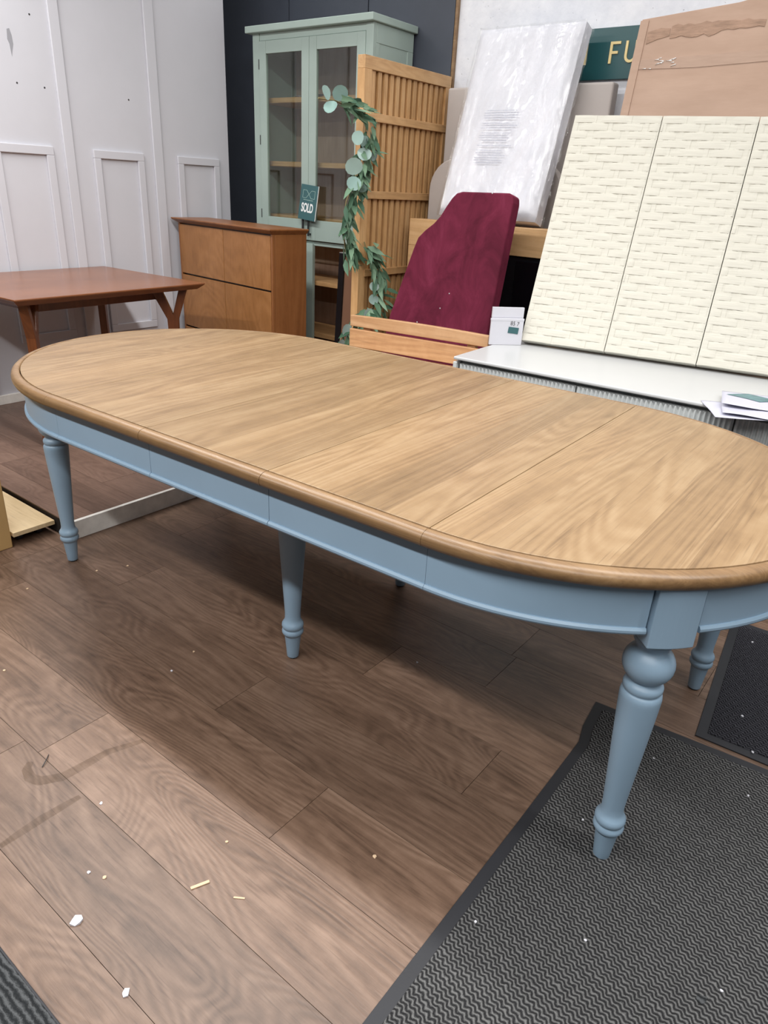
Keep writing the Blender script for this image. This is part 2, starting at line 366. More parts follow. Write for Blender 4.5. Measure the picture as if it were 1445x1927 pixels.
# left partition wall
WX = -2.93
wl = struct(box('wall_left', 'white_wall', None, WX-.06, WX, -.335, 2.045, ZP, 3.05, .002))
for y0, y1 in ((-.335+.55-.02, .235), (.83, .89), (1.428, 1.495)):
    box('batten', 'white_wall', wl, WX, WX+.014, y0, y1, ZP+.06, 3.05, .003)
for y0, y1 in ((.418, .763), (1.009, 1.352), (1.608, 1.949)):
    z0, z1, w = .412, 1.47, .045
    fr = MB()
    for a in ((y0, y1, z1-w, z1), (y0, y1, z0, z0+w), (y0, y0+w, z0+w, z1-w), (y1-w, y1, z0+w, z1-w)):
        fr.box(WX, WX+.016, *a)
    fr.build('panel_moulding', 'white_wall', wl, .003)
struct(box('baseboard_left', 'white_trim', None, WX, WX+.018, -.335, 2.045, ZP, ZP+.055, .003))
# scuff and screw holes on the partition
t = NT('grey_scuff'); M['scuff'] = t.done(lin((150, 150, 156)), .7, .2)
t = NT('screw_hole'); M['hole'] = t.done(lin((60, 58, 60)), .7, .2)
pts = [(-.008, .045), (.006, .05), (.014, .02), (.016, -.02), (.008, -.045), (0, -.075), (-.002, -.05), (-.004, -.02), (-.012, 0)]
MB().prism([(.606+a, 1.955+b) for a, b in pts], 'x', WX-.001, WX+.0008).build('scuff_mark', 'scuff', wl)
for y, z in ((.613, 1.761), (1.286, 1.754), (.764, 1.756), (.731, 2.085)):
    MB().prism([(y+.005*math.cos(k*PI/4), z+.005*math.sin(k*PI/4)) for k in range(8)], 'x', WX-.001, WX+.0008).build('screw_hole', 'hole', wl)

# back wall: rough white plaster, charcoal boards at the left part
wb = struct(box('wall_back', 'plaster', None, -4.2, 3.0, 2.5, 2.6, 0, 3.05))
for k, (a, b) in enumerate(((-4.2, -3.47), (-3.47, -2.776), (-2.776, -2.082), (-2.082, -1.428))):
    box('wall_board', 'dark_wall', wb, a+.004, b-.004, 2.482, 2.4995, ZP, 3.05, .001)
box('wall_backing', 'black', wb, -4.2, -1.428, 2.494, 2.4998, ZP, 3.05)
struct(box('trim_1', 'oak_rim', None, -1.427, -1.409, 2.478, 2.4995, 0, 3.05, .002))

# ================================================================== EXTENDING DINING TABLE
PHI = .0289
tb = thing('dining_table', 'long oval extending dining table with oak top and blue turned legs', 'table', (0, 0, 0), PHI)
HT, LF, B = .77, .4315, .622
XS = [-1.5*LF, -.5*LF, .5*LF, 1.5*LF]
AR, AL = .645, .672                                   # length of the rounded ends
def end_path(sgn, b, a, n=48, th0=0.0, th1=PI):
    out = []
    for i in range(n+1):
        th = th0+(th1-th0)*i/n-PI/2
        x, y = a*math.cos(th), b*math.sin(th)
        nx, ny = math.cos(th)/a, math.sin(th)/b; l_ = math.hypot(nx, ny)
        x0 = 1.5*LF
        out.append((Vector((sgn*(x0+x), y, 0)), Vector((sgn*nx/l_, ny/l_, 0))))
    return out
GW = .029                                             # rim width
rim_prof = [(-GW+.002, HT-.030), (-.012, HT-.0335), (-.004, HT-.030), (-.0005, HT-.022), (0, HT-.016), (-.0025, HT-.0085), (-.009, HT-.0028), (-.017, HT-.0005), (-.022, HT), (-GW+.002, HT-.0008)]
inner_b = B-GW
g = .0008
for k in range(3):
    x0, x1 = XS[k]+g, XS[k+1]-g
    lf = MB().box(x0, x1, -inner_b+.001, inner_b-.001, HT-.03, HT).build('leaf_top', 'oak_top', tb, .0012)
    for s in (-1, 1):
        path = [(Vector((x, s*B, 0)), Vector((0, s, 0))) for x in ((x0, x1) if s < 0 else (x1, x0))]
        MB().sweep(path, rim_prof).build('edge_rim', 'oak_rim', lf)
for s, A in ((1, AR), (-1, AL)):
    pts = [(p.x-(0), p.y) for p, o in end_path(s, inner_b-.001, A-GW-.001)]
    pts = [(s*(1.5*LF+g), -inner_b+.001)]+pts[1:-1]+[(s*(1.5*LF+g), inner_b-.001)]
    en = MB().prism(pts, 'z', HT-.03, HT).build('end_top', 'oak_top', tb, .0012)
    MB().sweep(end_path(s, B, A), rim_prof).build('edge_rim', 'oak_rim', en)
# apron
AZ0, AZ1, AIN = .632, HT-.033, .030
ap_prof = [(-.02, AZ0+.002), (0, AZ0+.012), (.0, AZ1), (-.02, AZ1)]
bead = [(-.022, AZ0), (.004, AZ0), (.0065, AZ0+.004), (.0065, AZ0+.009), (.003, AZ0+.0135), (-.022, AZ0+.0135)]
def apron(path):
    a = MB().sweep(path, ap_prof, smooth=True).build('apron', 'blue', tb)
    sharp = [abs(abs((a.data.vertices[e.vertices[0]].co-a.data.vertices[e.vertices[1]].co).normalized().z)) < .05 and (a.data.vertices[e.vertices[0]].co.z-a.data.vertices[e.vertices[1]].co.z)**2 < 1e-9 for e in a.data.edges]
    at = a.data.attributes.new('sharp_edge', 'BOOLEAN', 'EDGE')
    at.data.foreach_set('value', sharp)
    MB().sweep(path, bead, smooth=False).build('bead', 'blue', a)
ab = B-AIN
for k in range(3):
    for s in (-1, 1):
        if k == 1 and False: continue
        x0, x1 = XS[k]+g, XS[k+1]-g
        apron([(Vector((x, s*ab, 0)), Vector((0, s, 0))) for x in ((x0, x1) if s < 0 else (x1, x0))])
LEGX, LEGY = 1.05, .389
for s, A in ((1, AR), (-1, AL)):
    a_ = A-AIN; full = end_path(s, ab, a_, 90)
    # split at the two leg blocks
    cuts = []; seg = []
    for p, o in full:
        near = min(math.hypot(p.x-s*LEGX*(1 if s > 0 else 1.0), p.y-yy) for yy in (-LEGY, LEGY)) < .056
        if near:
            if len(seg) > 1: cuts.append(seg)
            seg = []
        else: seg.append((p, o))
    if len(seg) > 1: cuts.append(seg)
    for sg in cuts: apron(sg)
# legs
prof = [(0, .0155), (.002, .0180), (.004, .0185), (.03, .0205), (.078, .0252), (.083, .0262), (.086, .0300), (.092, .0332), (.099, .0332), (.104, .0302), (.1065, .0285), (.109, .0310), (.115, .0336), (.122, .0332), (.128, .0300), (.133, .0262), (.142, .0240), (.16, .0238), (.20, .0262), (.30, .0325), (.40, .0388), (.445, .0413), (.455, .0416), (.463, .0405), (.467, .0375), (.4685, .0355), (.4705, .037), (.475, .0395), (.482, .0395), (.487, .0372), (.489, .0345)]
cz, br = .533, .0505
for i in range(13):
    a = math.radians(-62+i*124/12); prof.append((cz+br*.90*math.sin(a), br*math.cos(a) if i not in (0, 12) else .031))
prof += [(.582, .0345), (.5845, .038), (.590, .039), (.595, .0375), (.598, .0345), (.606, .0345)]
leg_me = MB().lathe(prof, n=40).mesh('leg', 'blue')
def leg(x, y, block, ang=0.0, z=0.0):
    o = link('leg', leg_me, tb, loc=(x, y, z+.003))
    MB().lathe([(-.003, .0145), (.0005, .0155)], n=20).build('foot_pad', 'black', o)
    h = .0425
    if block:
        m = MB()
        # square block with a slightly bowed front foot
        vs = []; n = 8
        h = .046; ptsb = [(h*(1-.10*((2*i/n-1)**2))+.013, -h+2*h*i/n) for i in range(n+1)]+[(-h+.013, h), (-h+.013, -h)]
        m.prism(ptsb, 'z', .604, AZ1-.003)
        b = m.build('leg_block', 'blue', o, .002); b.rotation_euler = (0, 0, ang)
    else: box('leg_block', 'blue', o, -.04, .04, -.04, .04, .604, HT-.033, .002)
MAT_T = .008
for sx in (-1, 1):
    for sy in (-1, 1):
        leg(sx*LEGX, sy*LEGY, True, math.atan2(sy*1.05, sx*1.0), 0)
for sy in (-1, 1): leg(.005, sy*.292, False)
for sy in (-.24, .24): box('slide_rail', 'oak_rim', tb, -.95, .95, sy-.02, sy+.02, HT-.07, HT-.0335)

# ================================================================== REDDISH TABLE
rt = thing('square_dining_table', 'reddish brown wooden table with forked Y legs beside the white panelled wall', 'table', (-2.432, .472, ZP), .045)
rh, hx, hy = .745, .462, .548
tp = MB()
for (a, b, c) in ((0, .028, 0),):
    ins = .03
    vs = [(-hx+ins, -hy+ins, rh-.034), (hx-ins, -hy+ins, rh-.034), (hx-ins, hy-ins, rh-.034), (-hx+ins, hy-ins, rh-.034),
          (-hx, -hy, rh-.008), (hx, -hy, rh-.008), (hx, hy, rh-.008), (-hx, hy, rh-.008), (-hx, -hy, rh), (hx, -hy, rh), (hx, hy, rh), (-hx, hy, rh)]
    fs = [(3, 2, 1, 0), (8, 9, 10, 11)]
    for q in (0, 4):
        for i in range(4): fs.append((q+i, q+(i+1) % 4, q+4+(i+1) % 4, q+4+i))
    tp.add(vs, fs)
tp.build('tabletop', 'rust', rt, .003)
ix, iy = hx-.195, hy-.195
for s in (-1, 1):
    box('apron_rail', 'rust_leg', rt, -ix-.02, ix+.02, s*iy-.011, s*iy+.011, rh-.095, rh-.034, .002)
    box('apron_rail', 'rust_leg', rt, s*ix-.011, s*ix+.011, -iy+.012, iy-.012, rh-.095, rh-.034, .002)
for sx in (-1, 1):
    for sy in (-1, 1):
        ang = math.atan2(sy, sx); th = .021
        zt, zf = rh-.0345, rh-.20
        o = MB().prism([(-.016, 0), (.016, 0), (.03, zf), (.085, zt), (.04, zt), (.0, zf+.025), (-.055, zt), (-.115, zt), (-.032, zf)], 'y', -th, th).build('leg', 'rust_leg', rt, .003)
        o.location = (sx*(hx-.13), sy*(hy-.13), 0); o.rotation_euler = (0, 0, ang)

# ================================================================== CHEST
ch_rot = math.radians(-6.2)
ct = thing('chest_of_drawers', 'tall honey brown chest with four plain flat fronts beside the glazed cabinet', 'chest', (-1.862, 1.43, ZP), ch_rot)
cw, dp, chh = 1.012, .255, 1.03
box('carcass', 'chest_side', ct, -cw, 0, .019, dp, 0.03, chh-.03, .002)
box('front_shadow_board', 'black', ct, -cw+.018, -.018, .0175, .0189, 0.03, chh-.032)
box('side_edge', 'chest_side', ct, -.018, 0, 0, .018, 0.03, chh-.03, .002)
box('side_edge', 'chest_side', ct, -cw, -cw+.018, 0, .018, 0.03, chh-.03, .002)
tpc = MB()
za, zb = chh-.03, chh; ov = .04
vs = [(-cw, 0, za), (0, 0, za), (0, dp, za), (-cw, dp, za), (-cw-ov, -.03, zb-.008), (ov*.4, -.03, zb-.008), (ov*.4, dp+.005, zb-.008), (-cw-ov, dp+.005, zb-.008),
      (-cw-ov, -.03, zb), (ov*.4, -.03, zb), (ov*.4, dp+.005, zb), (-cw-ov, dp+.005, zb)]
fs = [(3, 2, 1, 0), (8, 9, 10, 11)]
for q in (0, 4):
    for i in range(4): fs.append((q+i, q+(i+1) % 4, q+4+(i+1) % 4, q+4+i))
tpc.add(vs, fs).build('chest_top', 'chest_side', ct, .003)
for z0, z1 in ((.688, chh-.037), (.342, .677), (.04, .331)):
    for x0, x1 in ((-cw+.02, -cw*.49-.002), (-cw*.49+.002, -.02)):
        box('drawer_front', 'chest', ct, x0, x1, -.002, .017, z0, z1, .0015)
box('plinth', 'chest_side', ct, -cw+.02, -.02, .03, dp, 0, .03)

# ================================================================== GLAZED CABINET
gc = thing('display_cabinet', 'tall sage green glazed display cabinet with oak shelves', 'cabinet', (0, 0, ZP))
def gbox(n, m, *a, bev=.002, parent=None):
    a = list(a); a[4] -= ZP; a[5] -= ZP; return box(n, m, parent or gc, *a, bev)
CX0, CX1, CY0, CY1 = -2.70, -1.702, 2.08, 2.465
gbox('cornice', 'green', CX0-.034, CX1+.02, CY0-.035, CY1+.012, 2.198, 2.236, bev=.004)
for x0, x1 in ((CX0, CX0+.06), (CX1-.055, CX1)): gbox('front_stile', 'green', x0, x1, CY0, CY0+.03, ZP, 2.198)
gbox('frieze', 'green', CX0+.061, CX1-.056, CY0+.004, CY0+.03, 2.158, 2.198)
gbox('mid_rail', 'green', CX0+.06, CX1-.055, CY0+.02, CY0+.04, .975, 1.004)
for x in (CX0, CX1-.02):
    gbox('side_panel', 'green', x+.004, x+.016, CY0+.03, CY1, ZP, 2.198)
for x0, x1 in ((CX1-.018, CX1), (CX0, CX0+.018)):
    gbox('side_rail', 'green', x0, x1, CY0+.03, CY1, 2.10, 2.198); gbox('side_stile', 'green', x0, x1, CY1-.055, CY1, ZP, 2.10); gbox('side_stile', 'green', x0, x1, CY0+.03, CY0+.06, ZP, 2.10)
gbox('back_panel', 'cab_back', CX0+.02, CX1-.02, CY1-.012, CY1-.004, ZP, 2.198)
for z in (1.836, 1.465, 1.135, .735, .385, .15):
    gbox('shelf', 'shelf_oak', CX0+.022, CX1-.022, CY0+.05 if z > 1.1 else CY0+.045, CY1-.012, z-.018, z+.012)
gbox('centre_post', 'green', -2.235, -2.165, CY0+.004, CY0+.03, ZP, .985)
gbox('base_rail', 'green', CX0+.06, CX1-.055, CY0+.004, CY0+.03, ZP, .16)
for x0, x1, hxp in ((-2.64, -2.2008, -2.225), (-2.1992, -1.757, -2.175)):
    y0, y1 = CY0-.004, CY0+.018; z0, z1, w = 1.008, 2.156, .062
    dr = box('door', 'green', gc, x0+w, x1-w, y0+.0012, y1, z1-w-.008-ZP, z1-ZP, .0015)
    box('door_rail', 'green', dr, x0+w, x1-w, y0+.0012, y1, z0-ZP, z0+.125-ZP, .0015)
    for xa in (x0, x1-w): box('door_stile', 'green', dr, xa+.0004, xa+w-.0004, y0, y1, z0-ZP, z1-ZP, .0018)
    gbox('glass_pane', 'glass', x0+w-.004, x1-w+.004, y0+.008, y0+.012, z0+.12, z1-w-.004, bev=0, parent=dr)
    h = MB(); h.box(hxp-.006, hxp+.006, y0-.028, y0-.018, 1.035-ZP, 1.16-ZP); h.box(hxp-.005, hxp+.005, y0-.02, y0, 1.04-ZP, 1.052-ZP); h.box(hxp-.005, hxp+.005, y0-.02, y0, 1.143-ZP, 1.155-ZP)
    h.build('handle', 'handle', dr, .001)
for z in (2.03, 1.60, 1.15):
    h = MB().lathe([(z-ZP-.028, .0035), (z-ZP+.028, .0035)], -2.6405, CY0-.004, 10).build('hinge', 'handle', gc)
# folded paper left on the upper shelf
pp = MB(); N = 8
vs = []
for i in range(N+1):
    for j in range(5):
        vs.append((-2.42+.17*i/N, 2.16+.12*j/4, 1.8492+.012*abs(math.sin(i*1.1+j*.7))+.014*(i/N)**2))
fs = [(i*5+j, (i+1)*5+j, (i+1)*5+j+1, i*5+j+1) for i in range(N) for j in range(4)]
pp.add(vs, fs)
o = pp.build('paper_sheet', 'paper'); m = o.modifiers.new('solid', 'SOLIDIFY'); m.thickness = .001
tag(o, 'crumpled white paper lying on the upper cabinet shelf', 'paper')

# sold tag hanging on the door handles
st = thing('sold_tag', 'teal SOLD tag hanging from the glazed cabinet handles', 'tag', (-2.166, 2.042, 1.238), 0)
st.rotation_euler = (math.radians(-5), math.radians(5), 0)
box('tag_board', 'tag_green', st, -.075, .075, -.002, .002, -.105, .105, .0005)
box('tag_edge', 'tag_white', st, .072, .078, -.0015, .003, -.104, .106)
RX = Matrix.Rotation(PI/2, 4, 'X')
text_mesh('SOLD', .074, 'tag_white', 'sold_lettering', st, Matrix.Translation((-.002, -.0025, -.035)) @ RX, .56, .0022, .0004)
lg = MB()
def stroke(p, q, w=.0022):
    d = Vector((q[0]-p[0], q[1]-p[1])).normalized(); nn = Vector((-d.y, d.x))*w/2
    lg.prism([(p[0]+nn.x, p[1]+nn.y), (q[0]+nn.x, q[1]+nn.y), (q[0]-nn.x, q[1]-nn.y), (p[0]-nn.x, p[1]-nn.y)], 'y', -.0029, -.0019)
L1 = [(-.052, .072), (-.022, .072), (0, .05), (.022, .072), (.052, .072), (.052, .026), (.022, .026), (0, .05), (-.022, .026), (-.052, .026), (-.052, .072)]
for a, b in zip(L1[:-1], L1[1:]): stroke(a, b)
for i in range(9): stroke((-.042+i*.0095, .0145), (-.0365+i*.0095, .0145), .0045)
lg.build('tag_logo', 'tag_line', st)
MB().tube([(-.03, .0, .10), (-.02, -.012, .05)], .0015).build('tag_cord', 'handle', st).location = (0, .012, 0)

# ================================================================== SLATTED OAK PANEL
sp = thing('room_divider', 'golden oak slatted panel standing on edge next to the glazed cabinet', 'panel', (-1.40, 1.655, ZP))
PH_, PL = 1.965-ZP, .80
box('stile', 'slat_oak', sp, -.05, 0, 0, .06, 0, PH_-.06, .002); box('stile', 'slat_oak', sp, -.05, 0, PL-.05, PL, 0, PH_-.06, .002)
box('top_rail', 'slat_rail', sp, -.05, 0, 0, PL, PH_-.06, PH_, .002)
for z in (1.69-ZP, 1.312-ZP, .90-ZP, .45-ZP): box('cross_batten', 'slat_rail', sp, -.012, .006, .048, PL-.02, z-.02, z+.02, .002)
box('bottom_rail', 'slat_rail', sp, -.05, 0, .06, PL-.05, 0, .06, .002)
ns = 13
for i in range(ns):
    y = .075+(PL-.05-.075-.04)*i/(ns-1)
    box('slat', 'slat_oak', sp, -.040, -.013, y, y+.031, .06, PH_-.06, .002)
box('backing_strip', 'slat_oak', sp, -.049, -.042, .06, PL-.05, .06, PH_-.06)

# ------------------------------------------------ garland
gd = thing('leaf_garland', 'artificial eucalyptus leaf garland draped on the slatted oak panel', 'garland', (0, 0, 0))
p1 = [(-1.42, 1.33, 1.735), (-1.40, 1.43, 1.735), (-1.39, 1.54, 1.715), (-1.375, 1.635, 1.705), (-1.37, 1.645, 1.64), (-1.37, 1.63, 1.535), (-1.375, 1.585, 1.41), (-1.40, 1.535, 1.275), (-1.42, 1.535, 1.145), (-1.43, 1.575, 1.02), (-1.46, 1.63, .98)]
p2 = [(-1.385, 1.68, 1.07), (-1.37, 1.70, .99), (-1.355, 1.765, .885), (-1.35, 1.745, .71), (-1.365, 1.60, .66), (-1.385, 1.50, .555), (-1.39, 1.48, .48), (-1.39, 1.50, .36)]
MB().tube(p1, .004, 6).build('stem', 'stem', gd); MB().tube(p2, .004, 6).build('stem', 'stem', gd)
rv = [(0, 0, 0)]+[(math.cos(2*PI*k/12)*.5*(1.02 if k % 2 else 1), .5+.5*math.sin(2*PI*k/12), .10*(math.cos(2*PI*k/12)**2)) for k in range(12)]
rv[0] = (0, .5, -.05)
round_me = MB().add(rv, [(0, 1+k, 1+(k+1) % 12) for k in range(12)], True).mesh('round_leaf', 'leaf_round')
nv = [(0, 0, 0), (.5, .30, .12), (.42, .62, .10), (0, 1, -.12), (-.42, .62, .10), (-.5, .30, .12), (0, .33, -.02), (0, .65, -.04)]
nar_me = MB().add(nv, [(0, 1, 6), (1, 2, 7, 6), (2, 3, 7), (0, 6, 5), (6, 7, 4, 5), (7, 3, 4)], True).mesh('narrow_leaf', 'leaf_narrow')
def leaf(me, nm, pos, direc, width, length, roll=0):
    d = Vector(direc).normalized(); n0 = Vector((.85, -.45, .3)); x = d.cross(n0).normalized(); z = x.cross(d)
    x2 = x*math.cos(roll)+z*math.sin(roll); z2 = x2.cross(d)
    o = link(nm, me, gd); o.matrix_local = Matrix(((x2.x*width, d.x*length, z2.x*width, pos[0]), (x2.y*width, d.y*length, z2.y*width, pos[1]), (x2.z*width, d.z*length, z2.z*width, pos[2]), (0, 0, 0, 1)))
rng = random.Random(3)
def along(path, t_):
    k = min(int(t_*(len(path)-1)), len(path)-2); u = t_*(len(path)-1)-k
    a, b = Vector(path[k]), Vector(path[k+1]); return a.lerp(b, u), (b-a).normalized()
def bunch(path, t0, t1, n, L0, L1, spread):
    for i in range(n):
        q, d = along(path, t0+(t1-t0)*(i+rng.random()*.8)/n)
        off = Vector((rng.uniform(.0, .8), rng.uniform(-1, 1), rng.uniform(-.6, .5)))
        dr = (d*rng.uniform(.2, 1.0)+off*spread+Vector((0, 0, -.35))).normalized()
        Lf = rng.uniform(L0, L1)
        leaf(nar_me, 'narrow_leaf', q+Vector((rng.uniform(.012, .05), rng.uniform(-.05, .05), rng.uniform(-.03, .03))), dr, Lf*rng.uniform(.22, .32), Lf, rng.uniform(-1, 1))
bunch(p1, .06, .27, 40, .07, .11, 1.3)
bunch(p1, .42, .62, 56, .07, .11, 1.2)
bunch(p1, .58, .97, 84, .08, .13, .9)
bunch(p2, .0, .95, 112, .08, .13, 1.2)
for y, z, r in ((1.309, 1.756, .032), (1.412, 1.77, .039), (1.302, 1.702, .035), (1.531, 1.583, .039), (1.595, 1.576, .03), (1.564, 1.515, .039), (1.653, 1.505, .028), (1.516, 1.453, .046), (1.601, 1.406, .044), (1.495, 1.37, .039), (1.574, 1.354, .03), (1.698, .837, .028), (1.485, .615, .039), (1.433, .547, .032), (1.694, .683, .044), (1.72, .76, .03), (1.60, .60, .03)):
    leaf(round_me, 'round_leaf', (-1.325+rng.uniform(-.01, .01), y, z-r), (rng.uniform(-.2, .2), rng.uniform(-.9, .9), 1), 2*r, 2*r*rng.uniform(.85, 1.05), rng.uniform(-1.0, 1.0))

# ------------------------------------------------ framed mirror
mr = thing('framed_mirror', 'small black framed mirror standing between the glazed cabinet and slatted panel', 'mirror', (-1.70, 1.80, ZP))
mr.rotation_euler = (math.radians(-3), 0, 0)
mh, mw = .905, .23
for a in ((0, .04, 0, mh), (mw-.03, mw, 0, mh), (.04, mw-.03, mh-.012, mh), (.04, mw-.03, 0, .02)):
    box('frame_bar', 'black', mr, a[0], a[1], -.02, .02, a[2], a[3], .002)
box('mirror_pane', 'mirror', mr, .038, mw-.028, -.006, .0, .018, mh-.01)
box('top_edge', 'silver', mr, 0, mw, -.018, .018, mh, mh+.004)

# ================================================================== TEAK BENCH
bn = thing('slatted_bench', 'pale teak bench with horizontal slatted back behind the oval table', 'bench', (-1.147, 1.30, 0), math.atan2(.1, .774))
BLn = .785
def curved_slat(z0, z1, y0, th, name='back_slat', crown=0.0):
    m = MB(); pts = [(0, z0), (BLn, z0)]+[(BLn*(1-i/8), z1-crown*((2*(1-i/8)-1)**2)) for i in range(9)]
    m.prism(pts, 'y', y0, y0+th); return m.build(name, 'teak', bn, .003)
for i, (z0, z1) in enumerate(((.683, .744), (.578, .670), (.475, .565))):
    curved_slat(z0, z1, .0-(2-i)*0+i*-.004, .026, crown=.006 if i == 0 else 0)
for x in (.07, BLn-.115): box('back_post', 'teak', bn, x, x+.045, .018, .05, 0, .735 if x < .5 else .735, .003)
for x in (.07, BLn-.115): box('front_leg', 'teak', bn, x, x+.045, -.42, -.375, 0, .40, .003); box('seat_rail', 'teak', bn, x, x+.045, -.42, .018, .34, .395, .003)
for k in range(5): box('seat_slat', 'teak', bn, 0, BLn, -.43+k*.088, -.43+k*.088+.075, .40, .42, .003)

# ================================================================== BURGUNDY PANEL
bg_ = thing('velvet_panel', 'burgundy velvet upholstered panel with curved side leaning behind the teak bench', 'panel', (0, 1.54, 0))
bg_.rotation_euler = (math.radians(-11.0), 0, 0)
out = [(-.492, .02), (-.494, .73), (-.496, 1.328), (-.503, 1.360), (-.530, 1.371), (-.795, 1.366), (-.828, 1.357), (-.852, 1.332), (-.878, 1.290), (-.903, 1.243), (-.936, 1.205), (-.986, 1.165), (-1.020, 1.128), (-1.036, 1.075), (-1.120, .717), (-1.165, .30), (-1.172, .02)]
MB().prism([(x, z) for x, z in out], 'y', -.075, 0).build('upholstery', 'velvet', bg_, .010, 4)
for x, z in ((-.93, .70), (-.80, .79), (-.76, .87), (-.62, 1.365)):
    MB().lathe([(0, .004), (.002, .002)], n=8).build('staple', 'silver', bg_, loc=(x, -.0755, z), rot=(PI/2, 0, 0))

# white flat boxes
for lab, off, w, h, extra in (('taller plain white flat box behind the white box with a green sticker', .016, .150, .168, 0),
                              ('white flat box with small green sticker and handwriting on the grey sideboard', 0, .158, .120, 1)):
    b = thing('white_box', lab, 'box', (-.335-.4*off, 1.352+off, .7095), math.radians(48), 'white boxes on the sideboard end')
    box('carton', 'white_card', b, 0, w, 0, .012, 0, h, .0015)
    box('lid_edge', 'white_card', b, -.001, w+.001, -.001, .013, h-.045 if not extra else h-.010, h+.001, .0008)
    if extra:
        s_ = box('sticker', 'tag_green', b, -.025, .025, -.003, -.0015, -.014, .014); s_.location = (w-.048, 0, h-.052); s_.rotation_euler = (0, math.radians(6), 0)
        text_mesh('85 7', .026, 'hole', 'handwriting', b, Matrix.Translation((w-.044, -.0022, h-.022)) @ RX @ Matrix.Rotation(math.radians(-6), 4, 'Z'), .95, -.0004, .0003)
wbx = thing('white_board', 'white board edge showing between the garland and burgundy velvet panel', 'board', (-1.16, 1.80, 0))
box('board', 'white_card', wbx, -.02, .03, 0, .02, 0, .70, .002)
box('cap', 'white_card', wbx, -.022, .032, -.002, .022, .70, .712, .001)

# ================================================================== OAK UNIT WITH BLACK GLASS
ou = thing('oak_glass_unit', 'pale oak unit with black glass front carrying the wrapped mattress', 'cabinet', (0, 2.0, 0))
OX0, OX1 = -1.312, -.27
box('top_rail', 'oak_unit', ou, OX0, OX1, 0, .12, 1.055, 1.198, .003)
for x0, x1 in ((OX0, OX0+.09), (OX1-.09, OX1)): box('stile', 'oak_unit', ou, x0, x1, 0, .12, 0, 1.055, .003)
box('back_board', 'black', ou, OX0+.09, OX1-.09, .09, .118, 0, 1.055)
for x0, x1 in ((OX0+.09, -.795), (-.79, OX1-.09)):
    d = box('door', 'black', ou, x0, x1, .02, .05, .02, 1.05, .002)
    box('glass_pane', 'black_glass', d, x0+.19, x1-.02, .012, .0205, .06, 1.03, .001)

# ================================================================== MATTRESS
mt = thing('mattress', 'white quilted mattress wrapped in clear plastic leaning above the oak unit', 'mattress', (-.818, 1.985, 1.236))
mt.rotation_euler = (math.radians(-17), 0, math.radians(0))
mw2, ml, mth = .302, .965, .105
bm = bmesh.new(); nx, nz = 26, 40
def quilt(u, w): return .004*abs(math.sin((u+w)*PI/.085))**.5+.004*abs(math.sin((u-w)*PI/.085))**.5
vs = []; fs = []
for i in range(nx+1):
    for j in range(nz+1):
        u = -mw2+2*mw2*i/nx; w = ml*j/nz
        ex = min(mw2-abs(u), w, ml-w); rd = .03*max(0, 1-ex/.035)**2
        vs.append((u, rd-quilt(u, w)*(1 if ex > .03 else .3), w))
fs = [(i*(nz+1)+j, (i+1)*(nz+1)+j, (i+1)*(nz+1)+j+1, i*(nz+1)+j+1) for i in range(nx) for j in range(nz)]
m = MB().add(vs, fs, True)
m.box(-mw2, mw2, .03, mth, 0, ml)
m.build('ticking', 'mattress', mt, 0)
for z in (.03, mth): pass
# film: loose wrinkled cover
vs = []; fx, fz = 44, 70
r2 = random.Random(5)
for i in range(fx+1):
    for j in range(fz+1):
        u = -mw2-.008+2*(mw2+.008)*i/fx; w = -.005+(ml+.012)*j/fz
        y = -.009-.007*abs(math.sin(u*21-w*8+1.3*math.sin(w*5+u*7)))**.6*(.5+.5*math.sin(w*7+u*11))-.003*math.sin(u*62-w*24+2*math.sin(w*6))+r2.uniform(-.0008, .0008)
        ex = min(mw2+.008-abs(u), w+.005, ml+.007-w); y += .032*max(0, 1-ex/.03)**2
        vs.append((u, y, w))
fs = [(i*(fz+1)+j, (i+1)*(fz+1)+j, (i+1)*(fz+1)+j+1, i*(fz+1)+j+1) for i in range(fx) for j in range(fz)]
MB().add(vs, fs, True).build('plastic_film', 'film', mt)
vs = []
for i in range(13):
    for j in range(fz+1):
        y = .022+.088*i/12; w = -.005+(ml+.012)*j/fz
        vs.append((mw2+.008+.005*math.sin(w*40+y*60)+.003*math.sin(w*95), y, w))
MB().add(vs, [(i*(fz+1)+j, (i+1)*(fz+1)+j, (i+1)*(fz+1)+j+1, i*(fz+1)+j+1) for i in range(12) for j in range(fz)], True).build('plastic_film', 'film', mt)
# printed safety text on the film: lines of tiny print
pr = MB(); r3 = random.Random(9)
for row in range(22):
    z = .53-row*.0125; x = -.125+r3.uniform(0, .03)*(row % 3 == 0)
    xe = .09-(.02 if row > 14 else 0)-r3.uniform(0, .05)
    if row in (4, 8, 13, 15): continue
    while x < xe:
        w = r3.uniform(.006, .018); pr.box(x, min(x+w, xe), -.0235, -.023, z, z+.0035); x += w+.004
t = NT('grey_print'); M['print'] = t.done(lin((176, 178, 192)), .6, .2)
o = pr.build('warning_print', 'print', mt); o['kind'] = 'stuff'

